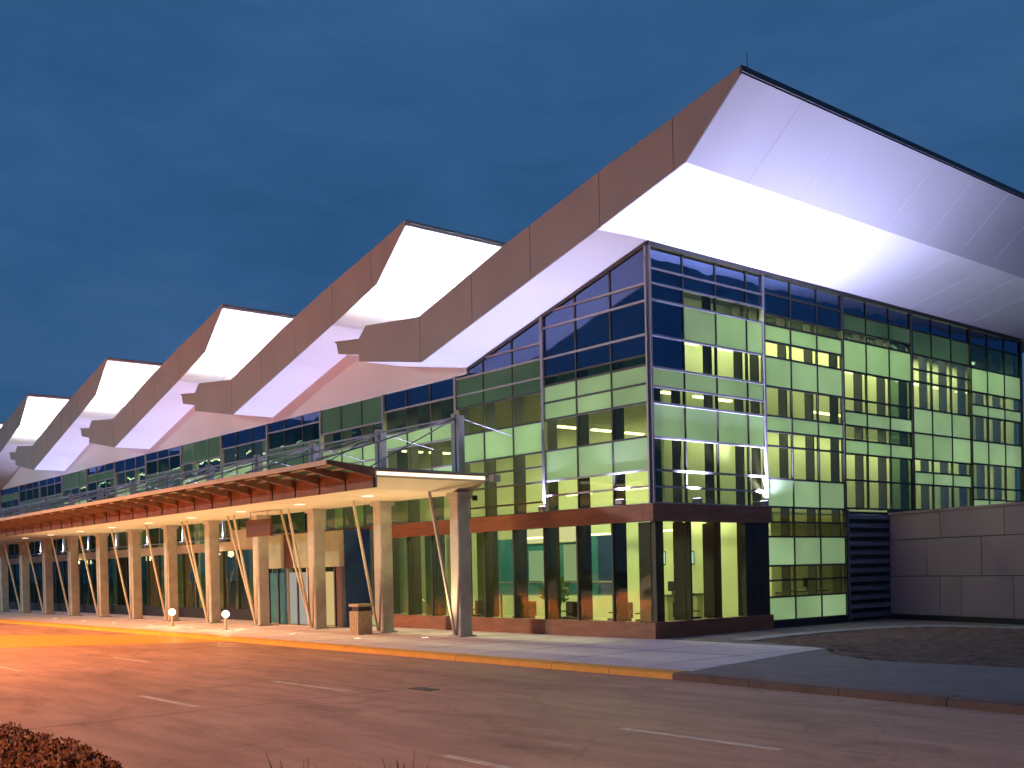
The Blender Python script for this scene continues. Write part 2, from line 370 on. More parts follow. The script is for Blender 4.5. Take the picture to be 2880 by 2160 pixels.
# mulch bed with an uneven surface
def mulch():
    poly = [(6.45, -0.55), (7.5, -1.85), (9.2, -2.95), (12.5, -2.85), (20, -4.6), (40, -9.0), (40, 3.6), (20, 7.0), (6.9, 9.28), (4.35, 9.05), (3.4, 8.0), (3.05, 6.0), (2.95, 3.0), (3.25, 0.6)]
    def inside(x, y):
        c = False; n = len(poly)
        for i in range(n):
            x1, y1 = poly[i]; x2, y2 = poly[(i+1) % n]
            if (y1 > y) != (y2 > y) and x < (x2-x1)*(y-y1)/(y2-y1)+x1: c = not c
        return c
    from mathutils import noise
    v = []; f = []; idx = {}; st = 0.18
    def vid(i, j):
        if (i, j) not in idx:
            x = 2.8 + i*st; y = -9.0 + j*st
            h = -0.01 + 0.04*abs(noise.noise(Vector((x*0.5, y*0.5, 0)))) + 0.05*noise.noise(Vector((x*2.3, y*2.3, 3))) + 0.05*noise.noise(Vector((x*6, y*6, 1)))
            idx[(i, j)] = len(v); v.append((x, y, max(-0.03, h)))
        return idx[(i, j)]
    for i in range(int(24/st)):
        for j in range(int(18.4/st)):
            if inside(2.8+(i+.5)*st, -9+(j+.5)*st):
                f.append((vid(i, j), vid(i+1, j), vid(i+1, j+1), vid(i, j+1)))
    me = bpy.data.meshes.new("mulch_bed"); me.from_pydata(v, [], f); me.materials.append(M_MULCH)
    o = link("mulch_bed", me, (0, 0, 0)); tag(o, "brown mulch bed beside the dark footway", "mulch", kind="stuff")
mulch()

# ---------------------------------------------------------------- the terminal building
B = empty("terminal_building", (0, 0, 0), "long glazed terminal hall with sawtooth wave roofs lit white from below", "building")

# --- roofs
def slab_poly(a, b, y):
    bot = [(a, lin(BOT, a))] + mids(BOT, a, b) + [(b, lin(BOT, b))]
    top = [(a, lin(TOP, a))] + mids(TOP, a, b) + [(b, lin(TOP, b))]
    return bot, top
for k in range(NT):
    X0 = -PITCH * k
    prof = BOT + [(5.26, 14.93)] + list(reversed(TOP))[1:]
    n = len(prof)
    mb = MB()
    ring = [(x + X0, -2.06, z) for x, z in prof]
    side = []
    for i in range(n):
        if i < 4: side.append(0)
        elif i == 4: side.append(2)
        elif i == n - 1: side.append(1)
        else: side.append(1)
    mb.prism(ring, (0, 29.0, 0), i=1, iside=side, icap=1)
    rf = mb.build("roof", [M_SOFFIT, M_ROOFTOP, M_EDGE if k == 0 else M_SOFFIT], B, (X0, 0, 0))  # rear roofs' end faces in soffit white: glare put into the colour
    # fascia panels on the front face
    cuts = [-13.11, -9.03, -6.0, -3.0, 0.1, 2.95, 5.26]
    for a, b in zip(cuts, cuts[1:]):
        a2, b2 = a + 0.012, b - 0.012
        bot, top = slab_poly(a2, b2, 0)
        if a < -13: top = [(-13.05, 11.24), (-12.57, 11.63)] + [t for t in top if t[0] > -12.5]; 
        pts = [(x + X0, -2.11, z - 0.02) for x, z in bot] + [(x + X0, -2.11, z + 0.02) for x, z in reversed(top)]
        MB().prism(pts, (0, 0.045, 0)).build("fascia_panel", M_FASCIA, rf, (X0, 0, 0))
    # gutter box projecting from the low end
    g = [(-14.85, 10.97), (-13.15, 10.66), (-12.95, 11.20), (-14.98, 11.43)]
    MB().prism([(x + X0, -1.95, z) for x, z in g], (0, 28, 0)).build("gutter", M_FASCIA, rf, (X0, 0, 0))
    g2 = [(-14.99, 11.41), (-12.9, 11.19), (-12.9, 11.25), (-15.02, 11.48)]
    MB().prism([(x + X0, -2.0, z) for x, z in g2], (0, 28.1, 0)).build("gutter_lip", M_FASCIA, rf, (X0, 0, 0))
    # trim along the high edge: dark on the front roof, paler behind as glare
    box("edge_trim", 5.262 + X0, 5.31 + X0, -2.12, 27, 14.80 if k == 0 else 14.86, 14.95, M_EDGE if k == 0 else M_FASCIA, rf)
    if k < 2:
        for q in range(9):
            yy = 0.6 + q*2.4
            for (a, b) in zip(BOT[2:], BOT[3:]):
                MB().prism([(a[0]+X0, yy, a[1]-0.006), (b[0]+X0, yy, b[1]-0.006), (b[0]+X0, yy, b[1]+0.02), (a[0]+X0, yy, a[1]+0.02)], (0, 0.02, 0)).build("soffit_seam", M_SOFFIT, rf, (X0, 0, 0))
    # uplights standing on the low end, shining on the next roof's raised tip
    for yy in (-1.0, 2.5, 6.5):
        xx = -11.2 + X0
        zz = lin(TOP, -11.2)
        hd = MB().box(xx-.12, xx+.12, yy-.25, yy+.25, zz+.02, zz+.14); hd.tube((xx, yy-.2, zz-.02), (xx, yy-.2, zz+.04), .03); hd.tube((xx, yy+.2, zz-.02), (xx, yy+.2, zz+.04), .03)
        h = hd.build("floodlight", M_STEEL, rf, (xx, yy, zz))
        ld = bpy.data.lights.new("roof_uplight", 'AREA'); ld.shape = 'RECTANGLE'; ld.size = 0.5; ld.size_y = 0.9
        ld.energy = E_ROOF * (0.6 if yy > 0 else 0.5); ld.color = (0.95, 0.92, 1.0)
        lo = bpy.data.objects.new("roof_uplight", ld); C.objects.link(lo); lo.location = (xx - (X0 if 0 else 0), yy, zz + 0.17)
        lo.rotation_euler = (math.pi, 0, 0)
box("lightning_rod", 5.3, 5.315, -1.9, -1.885, 14.9, 15.3, M_EDGE, B)

# --- white wall triangles above the glazing line and clerestory walls
for k in range(1, NT):
    X0 = -PITCH * k
    pts = [(-8.95, 9.50), (8.2 - 2.1, 9.50), (6.1, 9.62), (1.9, 10.30)]
    up = [(x, z - 0.01) for x, z in [(0.17, 12.19)] ]
    poly = [(-8.95, 9.47), (6.06, 9.47), (6.06, 9.69), (2.05, 10.36), (2.05, lin(BOT, 2.05)-0.005), (0.17, 12.185), (-8.95, 9.72)]
    MB().prism([(x + X0, -0.06, z) for x, z in poly], (0, 0.16, 0)).build("gable_wall", M_SOFFIT, B, (X0, 0, 0))
    box("clerestory_wall", 1.86 + X0, 1.98 + X0, 0.12, 26, 11.3, lin(BOT, 1.9) - 0.01, M_SOFFIT, B)

# --- interior shell
box("hall_floor", -92, -0.12, 0.12, 25, -0.1, 0.02, M_HALLF, B)
box("back_wall", -27, -2.25, 9.0, 9.2, 0.02, 10.6, M_HALLW, B)
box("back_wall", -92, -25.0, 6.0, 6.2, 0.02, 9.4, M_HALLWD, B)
box("upper_wall", -2.2, -2.05, 2.9, 24.8, 4.15, 11.45, M_HALLW, B)
box("end_wall", -12, -0.3, 24.7, 24.9, 0.02, 11.9, M_HALLW, B)
box("inner_partition", -9.0, -8.8, 9.3, 24.7, 0.02, 9.5, M_HALLW, B)
for k in range(NT):
    X0 = -PITCH * k
    pr = [(-13.0, 10.33), (-8.99, 9.62), (0.17, 12.11)] if k == 0 else [(-13.0, 10.33), (-8.99, 9.62), (1.8, 12.55)]
    if k == 0: pr = [(-13.0, 10.33), (-8.99, 9.62), (-0.2, 12.0)]
    lo_ = [(x + X0, 0.3, z - 0.05) for x, z in pr] + [(x + X0, 0.3, z - 0.01) for x, z in reversed(pr)]
    MB().prism(lo_, (0, 24.4, 0)).build("ceiling", M_CEIL, B, (X0, 0, 0))

# --- module lines
LM = [0, -4.84, -9.73, -14.6, -19.62] + [-19.62 - 5.03*i for i in range(1, 15)]   # main mullions, front facade
RM = [0, 5.70, 10.44, 15.29, 20.05, 24.75]                                           # main mullions, side facade
RSUB = {0: [0, 1.61, 3.21, 4.81, 5.70]}
def sub3(a, b): return [a + (b-a)*i/3 for i in range(4)]

F, Cc, S, D, Q = "F", "C", "S", "D", "Q"  # frosted, clear, spandrel, dim frosted, dim clear
R_ROWS = {
 0: [(4.16, 4.67, Cc), (4.67, 5.18, Cc), (5.18, 6.18, Cc), (6.18, 7.24, F), (7.24, 7.74, Cc), (7.74, 8.33, F), (8.33, 9.31, Cc), (9.31, 10.4, F), (10.4, 10.9, Cc), (10.9, 11.35, S), (11.35, 11.95, S)],
 1: [(0.25, 1.07, F), (1.07, 1.64, Cc), (1.64, 2.14, Cc), (2.14, 3.14, F), (3.14, 3.64, Cc), (3.64, 4.16, Cc), (4.16, 5.13, F), (5.13, 6.25, Cc), (6.25, 6.75, Cc), (6.75, 7.28, F), (7.28, 8.28, Cc), (8.28, 9.29, F), (9.29, 9.82, Cc), (9.82, 10.39, F), (10.39, 10.74, Cc), (10.74, 11.44, S), (11.44, 12.0, S)],
 2: [(4.21, 5.26, Cc), (5.26, 6.23, Cc), (6.23, 6.75, F), (6.75, 7.28, Cc), (7.28, 7.8, F), (7.8, 8.27, Cc), (8.27, 9.3, Cc), (9.3, 10.44, F), (10.44, 10.78, Cc), (10.78, 11.4, D), (11.4, 12.0, S)],
 3: [(4.25, 5.26, Cc), (5.26, 5.76, F), (5.76, 6.27, Cc), (6.27, 7.31, F), (7.31, 8.3, F), (8.3, 9.37, Cc), (9.37, 9.85, Cc), (9.85, 10.44, Cc), (10.44, 11.4, D), (11.4, 12.0, S)],
 4: [(4.3, 4.78, F), (4.78, 5.29, Cc), (5.29, 6.31, Cc), (6.31, 7.3, F), (7.3, 8.36, Cc), (8.36, 8.84, F), (8.84, 9.38, Cc), (9.38, 10.4, F), (10.4, 11.4, Q), (11.4, 12.0, S)],
}
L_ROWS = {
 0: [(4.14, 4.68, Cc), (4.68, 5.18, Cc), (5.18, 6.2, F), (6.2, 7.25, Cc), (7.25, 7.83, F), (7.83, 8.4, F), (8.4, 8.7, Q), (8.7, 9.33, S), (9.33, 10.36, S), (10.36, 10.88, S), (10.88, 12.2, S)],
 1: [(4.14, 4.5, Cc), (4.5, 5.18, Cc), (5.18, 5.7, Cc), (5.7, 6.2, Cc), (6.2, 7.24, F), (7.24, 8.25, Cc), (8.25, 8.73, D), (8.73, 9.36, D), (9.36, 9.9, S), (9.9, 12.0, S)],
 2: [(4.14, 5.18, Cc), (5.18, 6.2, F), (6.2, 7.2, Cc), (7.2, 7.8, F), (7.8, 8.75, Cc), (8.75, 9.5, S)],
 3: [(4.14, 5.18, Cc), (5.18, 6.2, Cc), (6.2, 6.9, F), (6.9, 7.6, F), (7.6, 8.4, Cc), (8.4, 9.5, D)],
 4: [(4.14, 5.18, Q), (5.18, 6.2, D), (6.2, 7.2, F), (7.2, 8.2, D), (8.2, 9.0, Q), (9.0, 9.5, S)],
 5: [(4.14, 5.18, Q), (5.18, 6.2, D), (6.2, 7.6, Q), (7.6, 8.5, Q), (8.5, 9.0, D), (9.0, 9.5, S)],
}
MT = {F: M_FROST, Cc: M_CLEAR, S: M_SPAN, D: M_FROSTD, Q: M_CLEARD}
NM = {F: "frosted_pane", Cc: "clear_pane", S: "spandrel_pane", D: "frosted_pane", Q: "clear_pane"}

# side facade (plane x = 0, glass at x -0.02..0)
for bay in range(5):
    a, b = RM[bay], RM[bay+1]
    subs = RSUB.get(bay) or sub3(a, b)
    rows = R_ROWS[bay]
    zlo = rows[0][0]
    for (z0, z1, ty) in rows:
        for i in range(len(subs)-1):
            t = ty
            if bay == 0 and i == 0 and z0 > 8.3 and ty in (F, Cc): t = S
            if bay == 2 and i == 2 and ty in (Cc,): t = Q
            box(NM[t], -0.022, -0.006, subs[i]+0.025, subs[i+1]-0.025, z0+0.02, z1-0.02, MT[t], B)
        br = M_ALU if bay == 0 else M_ALUD  # uplit corner bay gets the lighter copy, unlit bays the dark one
        box("transom", -0.05, 0.05 if bay == 0 else 0.03, a+0.05, b-0.05, z0-0.032, z0+0.032, br, B)
    for y in subs[1:-1]:
        box("mullion", -0.06, 0.028, y-0.028, y+0.028, zlo, 12.0, M_ALUD, B)
    for y in subs:
        if y == 0: continue
        box("fin", -0.54, -0.20, y-0.03, y+0.03, 4.2 if bay > 1 else 0.3, 11.4, M_FIN, B)
for i, y in enumerate(RM):
    z0 = 0.02 if i in (2,) else 4.14
    big = M_ALU if i < 2 else M_ALUD  # lighter copy where the uplights reach, their light put into colour
    box("main_mullion", -0.08, 0.085, y-0.04 + (0.04 if i == 0 else 0), y+0.04 + (0.04 if i == 0 else 0), z0, 12.02, big, B)
box("head_trim", -0.09, 0.07, 0.0, 24.8, 12.02, 12.16, M_ALUD, B)
# sill and lower box on the side facade
box("ledge", -0.15, 0.26, -0.25, 5.66, 3.60, 4.13, M_BROWN, B)
box("base_sill", -0.15, 0.26, -0.25, 5.66, 0.0, 0.50, M_BROWN, B)
for a, b in ((0.1, 1.55), (1.65, 3.0), (3.1, 4.3)):
    box("clear_pane", 0.06, 0.076, a, b, 0.52, 3.58, M_CLEAR, B)
for y in (0.0, 1.6, 3.05):
    box("mullion", -0.05, 0.14, y-0.035, y+0.035, 0.5, 3.6, M_ALUD, B)
    box("fin", -0.55, -0.06, y-0.05, y+0.05, 0.5, 3.58, M_BLACK, B)
for y0, y1 in ((4.36, 4.78), (4.80, 5.22), (5.24, 5.62)):
    box("solid_panel", -0.05, 0.15, y0, y1, 0.5, 3.6, M_BLACK, B)
box("base_sill", -0.1, 0.06, 5.70, 10.40, 0.0, 0.24, M_BLACK, B)
# louvre screen on the side facade
lv = MB().box(-0.12, -0.04, 10.50, 13.5, 0.02, 4.1).build("louvre_screen", M_BLACK, B, (0, 10.5, 0))
for i in range(12):
    z = 0.12 + i*0.335
    MB().prism([(-0.03, 10.60, z), (0.09, 10.60, z + 0.02), (0.07, 10.60, z + 0.17), (-0.03, 10.60, z + 0.2)], (0, 2.85, 0)).build("slat", M_LOUVRE, lv, (0, 10.5, z))
box("louvre_post", -0.03, 0.10, 10.47, 10.58, 0.0, 4.15, M_LOUVRE, B)
box("sill_band", -0.1, 0.05, 13.5, 24.8, 3.9, 4.18, M_ALUD, B)
box("side_wall", -0.2, 0.0, 13.5, 24.9, 0.0, 3.9, M_WALL, B)

# front facade (plane y = 0)
far_mb = {F: MB(), Cc: MB(), S: MB(), D: MB(), Q: MB()}; far_m = MB()
SEQ = [0, 1, 2, 3, 4, 2, 3, 4, 2, 5, 3, 4, 4, 5, 4, 5, 4, 5]
for bay in range(len(LM)-1):
    xr, xl = LM[bay], LM[bay+1]
    subs = sub3(xr, xl)
    near = bay < 6
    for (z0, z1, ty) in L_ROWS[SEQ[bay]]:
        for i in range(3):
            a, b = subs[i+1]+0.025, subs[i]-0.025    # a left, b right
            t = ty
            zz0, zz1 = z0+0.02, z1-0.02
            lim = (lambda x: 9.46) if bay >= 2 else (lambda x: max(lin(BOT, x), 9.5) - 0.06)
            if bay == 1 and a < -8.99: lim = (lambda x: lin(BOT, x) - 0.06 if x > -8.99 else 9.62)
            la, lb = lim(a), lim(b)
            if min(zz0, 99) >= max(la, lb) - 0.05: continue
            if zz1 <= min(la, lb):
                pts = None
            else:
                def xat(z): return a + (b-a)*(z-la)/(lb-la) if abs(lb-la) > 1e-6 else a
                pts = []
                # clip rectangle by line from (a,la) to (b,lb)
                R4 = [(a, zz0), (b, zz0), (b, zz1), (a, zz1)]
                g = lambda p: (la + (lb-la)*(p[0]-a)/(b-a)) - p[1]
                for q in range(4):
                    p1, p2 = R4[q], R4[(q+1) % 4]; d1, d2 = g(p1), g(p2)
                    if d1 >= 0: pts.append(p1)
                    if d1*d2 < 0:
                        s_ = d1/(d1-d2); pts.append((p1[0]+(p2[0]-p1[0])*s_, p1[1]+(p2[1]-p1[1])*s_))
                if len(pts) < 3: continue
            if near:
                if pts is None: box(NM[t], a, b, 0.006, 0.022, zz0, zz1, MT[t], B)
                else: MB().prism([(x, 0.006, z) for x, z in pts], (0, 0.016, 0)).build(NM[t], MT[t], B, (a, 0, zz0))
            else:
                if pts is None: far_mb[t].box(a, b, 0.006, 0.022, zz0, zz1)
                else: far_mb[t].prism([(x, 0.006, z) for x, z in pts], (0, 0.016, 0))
        lim0 = soffit_z((xl+xr)/2) if bay < 2 else 9.46
        ml = M_ALU
        # transom, cut short where the roof slope comes down
        ta, tb = xl+0.05, xr-0.05
        if bay < 2 and z0 > 9.5:
            xs = -8.99 + (z0 + 0.1 - 9.70) * (9.16/2.49)
            ta = max(ta, xs)
            if ta > tb - 0.3: continue
        bright = (bay == 0 and (z0 > 9.2 or z0 < 5.3)) or (bay == 1 and z0 > 8.5)  # transoms near the uplights take the lighter copy as if lit
        if near: box("transom", ta, tb, -0.05, 0.05, z0-0.03, z0+0.03, M_ALU if bright or bay > 1 else M_ALUD, B)
        else: far_m.box(ta, tb, -0.05, 0.05, z0-0.03, z0+0.03)
    for i, x in enumerate(subs[1:-1]):
        zt = (soffit_z(x) - 0.05) if bay < 2 else 9.46
        if near: box("mullion", x-0.028, x+0.028, -0.028, 0.06, 4.14, zt, M_ALUD, B)
        else: far_m.box(x-0.028, x+0.028, -0.028, 0.06, 4.14, zt)
        if near:
            box("fin", x-0.03, x+0.03, 0.075, 0.5, 0.5, zt-0.3, M_FIN, B)
    zt = (soffit_z(xr - 0.06) - 0.03) if bay < 2 else 9.47
    box("main_mullion", xr-0.06, xr+0.06 - (0.06 if bay == 0 else 0), -0.09, 0.08, 4.14, zt if bay else 12.0, M_ALU, B)
    box("fin", xr-0.035 - (0.1 if bay == 0 else 0), xr+0.035 - (0.1 if bay == 0 else 0), 0.085, 0.55, 0.5, zt-0.3 if bay else 11.0, M_FIN, B)
for t, mb in far_mb.items():
    if mb.v: tag(mb.build({"F": "frosted_panes", "C": "clear_panes", "S": "spandrel_panes", "D": "dim_frosted_panes", "Q": "dim_panes"}[t], MT[t], B), kind="stuff")
tag(far_m.build("glazing_bars", M_ALU, B), kind="stuff")
# sloped head trim over bay 1 and 2
MB().prism([(-8.99, -0.07, 9.60), (0.0, -0.07, 12.03), (0.0, -0.07, 12.13), (-8.99, -0.07, 9.68)], (0, 0.14, 0)).build("head_trim", M_ALUD, B, (-8.99, 0, 9.6))
# brown ledge and sill, front
box("ledge", -14.66, -0.16, -0.25, 0.08, 3.60, 4.13, M_BROWN, B)
box("base_sill", -14.66, -0.16, -0.25, 0.08, 0.0, 0.50, M_BROWN, B)
box("ledge", -92, -22.3, -0.22, 0.08, 3.50, 3.95, M_CANOPY, B)
box("base_sill", -92, -22.3, -0.2, 0.08, 0.0, 0.55, M_BLACK, B)
box("ledge", -22.28, -14.68, -0.24, 0.08, 4.0, 4.14, M_BROWN, B)
for bay in range(3):
    subs = sub3(LM[bay], LM[bay+1])
    for i in range(3):
        box("clear_pane", subs[i+1]+0.03, subs[i]-0.03, -0.10, -0.084, 0.52, 3.58, M_CLEAR, B)
        x = subs[i+1]
        box("mullion", x-0.035, x+0.035, -0.14, 0.05, 0.5, 3.6, M_ALUD, B)
gl_far = MB(); mu_far = MB()
for bay in range(4, len(LM)-1):
    for i in range(3):
        a = LM[bay+1] + (LM[bay]-LM[bay+1])*i/3; b = a + (LM[bay]-LM[bay+1])/3
        if b > -22.3: b = min(b, -22.35)
        if a > -22.4: continue
        if bay < 8:
            box("clear_pane", a+0.03, b-0.03, -0.06, -0.044, 0.57, 3.48, M_CLEAR, B)
            box("mullion", a-0.035, a+0.035, -0.12, 0.03, 0.55, 3.5, M_ALUD, B)
        else:
            gl_far.box(a+0.03, b-0.03, -0.06, -0.044, 0.57, 3.48); mu_far.box(a-0.035, a+0.035, -0.12, 0.03, 0.55, 3.5)
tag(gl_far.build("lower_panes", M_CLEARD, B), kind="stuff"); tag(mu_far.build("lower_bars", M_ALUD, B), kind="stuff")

# --- entrance vestibule: a part of the building
ves = MB().box(-22.2, -15.55, -1.42, -0.26, 2.52, 4.0).build("vestibule", M_OLIVE, B, (-18.8, -1, 2.5))
for a, b in ((-22.2, -20.6), (-19.77, -17.6), (-17.57, -15.5)): box("sign_panel", a, b, -1.5, -1.43, 2.5, 3.98, M_OLIVE, ves)
box("sign_panel", -20.57, -19.8, -1.5, -1.43, 2.5, 3.98, M_MAROON, ves)
box("side_panel", -15.54, -15.46, -1.5, -0.27, 2.5, 4.0, M_NAVY, ves)
box("side_panel", -15.54, -15.47, -1.5, -0.27, 0.02, 2.48, M_NAVY, ves)
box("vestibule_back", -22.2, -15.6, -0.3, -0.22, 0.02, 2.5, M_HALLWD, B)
for a, b, mt in ((-22.1, -21.3, M_TEAL), (-21.26, -20.5, M_TEAL), (-20.3, -19.55, M_DOORW), (-19.5, -18.75, M_DOORW), (-17.25, -16.5, M_DOORY)):
    box("door_leaf", a, b, -1.40, -1.35, 0.05, 2.3, mt, ves)
for x in (-22.18, -21.28, -20.4, -19.52, -18.65, -17.35, -16.4, -15.65):
    box("door_post", x-0.045, x+0.045, -1.46, -1.34, 0.02, 2.5, M_CANOPY if x in (-20.4, -17.35, -18.65) else M_ALUD, ves)
box("door_panel", -18.6, -17.4, -1.41, -1.36, 0.02, 2.5, M_MAROON, ves)
box("door_panel", -16.35, -15.7, -1.41, -1.36, 0.02, 2.5, M_MAROON, ves)
box("threshold", -22.2, -15.5, -1.9, -1.3, 0.0, 0.02, M_CANOPY, ves)

box("header_block", -27.4, -24.9, -0.75, -0.24, 3.55, 4.45, M_CANOPY, B)
for i_ in range(9):
    xc = -24.0 - i_*4.4
    box("inner_column", xc-.14, xc+.14, 1.7, 1.98, 0.02, 9.2, M_HALLW, B)
    box("counter", xc-2.6, xc-0.9, 3.2, 3.8, 0.02, 1.15, M_DESK, B)
for xc, w_ in ((-13.0, .5), (-15.2, .35), (-16.6, .8), (-18.4, .3)): box("inner_column", xc-w_/2, xc+w_/2, 3.6, 4.0, 0.02, 3.9, M_HALLWD if w_ > .4 else M_HALLW, B)  # boxes stand in for dark green curtains and the bright gaps between
# --- hall light fittings (emissive tubes) and lamps
def tube(x0, x1, y0, y1, z, nm="ceiling_tube"):
    box(nm, x0, x1, y0, y1, z, z+0.07, M_TUBE, B)
for y in [3.0, 4.9, 6.8, 12.6, 16.3, 17.6, 19.2, 21.3]:
    tube(-1.28, -1.14, y, y+0.75, 9.6)
for y in [1.9, 3.5, 4.7, 10.3, 10.9, 11.7]:
    tube(-1.28, -1.14, y, y+0.75, 7.85)
for y in (3.1, 4.9, 6.7): tube(-7.1, -6.9, y - .5, y + .5, 7.45)
for x in (-12, -16.5, -21, -26, -31, -36, -42): 
    tube(x-.1, x+.1, 2.2, 3.2, 7.45); tube(x-2.6, x-2.4, 2.2, 3.2, 7.2)
for x in (-4, -7.2, -10.5): tube(x - .7, x + .7, 6.9, 7.1, 5.3); tube(x - .5, x + .9, 4.4, 4.6, 3.45)
def area(name, loc, sx, sy, e, col, rot=(0, 0, 0)):
    ld = bpy.data.lights.new(name, 'AREA'); ld.shape = 'RECTANGLE'; ld.size = sx; ld.size_y = sy; ld.energy = e; ld.color = col
    o = bpy.data.objects.new(name, ld); C.objects.link(o); o.location = loc; o.rotation_euler = rot; return o
def spot(name, loc, target, e, col, ang, blend=0.6, r=0.08):
    ld = bpy.data.lights.new(name, 'SPOT'); ld.energy = e; ld.color = col; ld.spot_size = math.radians(ang); ld.spot_blend = blend; ld.shadow_soft_size = r
    o = bpy.data.objects.new(name, ld); C.objects.link(o); o.location = loc
    d = Vector(target) - Vector(loc); o.rotation_euler = d.to_track_quat('-Z', 'Y').to_euler(); return o
area("hall_light", (-8.5, 4.0, 8.6), 13, 0.5, E_HALL*1.7, COL_HALL)
area("hall_light", (-1.2, 13.5, 11.0), 0.3, 20, E_HALL*0.75, COL_HALL)
area("hall_light", (-1.25, 13.5, 7.3), 0.2, 20, E_HALL*0.35, COL_HALL)
area("hall_light", (-5.5, 12.5, 4.0), 3, 8, E_HALL*0.28, COL_HALL)
area("hall_light", (-22, 3.0, 9.0), 14, 0.4, E_HALL*0.6, COL_HALL)
area("hall_light", (-45, 3.0, 9.0), 30, 0.4, E_HALL*1.0, COL_HALL)
box("mezzanine_slab", -8.7, -2.3, 9.3, 24.6, 4.1, 4.4, M_HALLW, B)

# ---------------------------------------------------------------- ledge uplights: small floodlights
names_l = [(-4.84, "second main mullion from the glass corner"), (-9.73, "third main mullion from the glass corner"), (-14.6, "mullion right of the vestibule")]
UG = "floodlights on the ledge of the facade"
def flood(x, y, z, label, e, tgt, rotz=0, ang=110):
    r = empty("floodlight", (x, y, z), label, "floodlight", UG)
    MB().box(x-.14, x+.14, y-.07, y+.07, z+.06, z+.20).build("housing", M_STEEL, r, (x, y, z))
    MB().box(x-.12, x+.12, y-.055, y+.055, z+.201, z+.212).build("lens", M_UPG, r, (x, y, z))
    MB().box(x-.16, x+.16, y-.03, y+.03, z, z+.02).box(x-.16, x-.142, y-.03, y+.03, z+.015, z+.16).box(x+.142, x+.16, y-.03, y+.03, z+.015, z+.16).build("bracket", M_STEEL, r, (x, y, z))
    if e: spot("ledge_uplight", (x, y, z+.24), tgt, e, COL_UP, ang)
flood(-4.84, -0.17, 4.13, "small floodlight on the brown ledge at the mullion left of the glass corner", E_LEDGE, (-4.4, -0.9, 10))
flood(-1.2, -0.17, 4.13, "small floodlight on the brown ledge just left of the glass corner", E_LEDGE, (-1.0, -0.8, 10))
flood(0.18, 1.9, 4.13, "small floodlight on the dark side ledge near the glass corner", E_LEDGE*4.8, (1.1, 2.0, 10))
flood(0.18, 5.35, 4.13, "small floodlight at the far end of the dark side ledge", E_LEDGE*4.8, (1.3, 7.2, 10), ang=135)
flood(-9.73, -0.17, 4.13, "small floodlight on the brown ledge behind the second canopy column from the right", E_LEDGE*0.9, (-9.3, -1.0, 10))
flood(-14.45, -0.17, 4.13, "small floodlight on the brown ledge beside the vestibule", E_LEDGE*0.9, (-14.5, -1.0, 10))
for i, x in enumerate(LM[4:13]):
    lab = ["small floodlight on the ledge above the vestibule sign panels"] + ["small floodlight on the ledge, %s main mullion left of the vestibule" % w for w in ("first", "second", "third", "fourth", "fifth", "sixth", "seventh", "eighth")]
    flood(x, -0.15, 4.14 if i == 0 else 3.95, lab[i], E_LEDGE*0.9, (x, -1.0, 10))

# ---------------------------------------------------------------- canopy
K = empty("entrance_canopy", (-6.5, -2.5, 0), "long beige canopy on concrete columns with rust coloured glass wing", "canopy")
XE = -5.62
mb = MB(); e_ = XE - 0.75
mb.v = [(e_, -6.26, 4.84), (e_, -2.0, 4.84), (XE, -2.0, 5.16), (XE, -6.26, 5.16), (XE, -2.0, 5.36), (XE, -6.26, 5.36),
        (-91, -6.26, 4.84), (-91, -2.0, 4.84), (-91, -2.0, 5.36), (-91, -6.26, 5.36)]
mb.f = [(0, 1, 2, 3), (3, 2, 4, 5), (0, 6, 7, 1), (5, 4, 8, 9), (6, 9, 8, 7), (0, 3, 5, 9, 6), (1, 7, 8, 4, 2)]; mb.mi = [0]*7
mb.build("canopy_slab", M_CANOPY, K, (XE, -4, 4.8))
box("canopy_top", -91, XE+0.05, -6.4, -1.95, 5.39, 5.45, M_STEEL, K)
MB().prism([(XE+0.012, -6.3, 5.23), (XE+0.012, -2.05, 5.23), (XE+0.012, -2.05, 5.33), (XE+0.012, -6.3, 5.33)], (0.03, 0, 0)).build("light_strip", M_STRIP, K, (XE, -4, 5.2))
# wing: thin ribs, underside panels, glass on top
z_in, z_out, y_in, y_out = 4.90, 5.42, -6.34, -8.0
NR = 38
for i in range(NR):
    x = XE - 0.04 - i*1.64
    pts = [(x, y_in, 5.14), (x, y_in, 5.44), (x, y_out, 5.60), (x, y_out, 5.48)]
    MB().prism(pts, (-0.05, 0, 0)).build("rib", M_RIB, K, (x, y_in, 5.1))
    box("stiffener", x-0.05, x, y_in-0.06, y_in-0.002, 4.84, 5.13, M_ALUD, K)
    if i < NR-1:
        box("beam_panel", x-1.62, x-0.07, y_in-0.035, y_in+0.01, 4.84, 5.40, M_RIB, K)
        for q in range(3):
            yy0 = y_in - 0.02 - q*0.545; yy1 = yy0 - 0.515
            zz = lambda y: 5.455 + (y_in - y)*0.096
            g = [(x-0.02, yy0, zz(yy0)), (x-0.02, yy1, zz(yy1)), (x-0.02, yy1, zz(yy1)+.014), (x-0.02, yy0, zz(yy0)+.014)]
            MB().prism(g, (-1.60, 0, 0)).build("roof_pane", M_CGLASS, K, (x, y_in, 5.4))
for q in (1, 2):
    yy = y_in - 0.545*q; box("purlin", XE-0.04-(NR-1)*1.64, XE-0.05, yy-0.02, yy+0.02, 5.40+0.052*q, 5.45+0.052*q, M_CANOPY, K)
box("edge_beam", XE-0.04-(NR-1)*1.64, XE-0.03, y_out-0.06, y_out-0.005, 5.47, 5.61, M_CANOPY, K)
box("inner_beam", -91, XE-0.02, y_in+0.012, y_in+0.07, 4.838, 5.39, M_CANOPY, K)
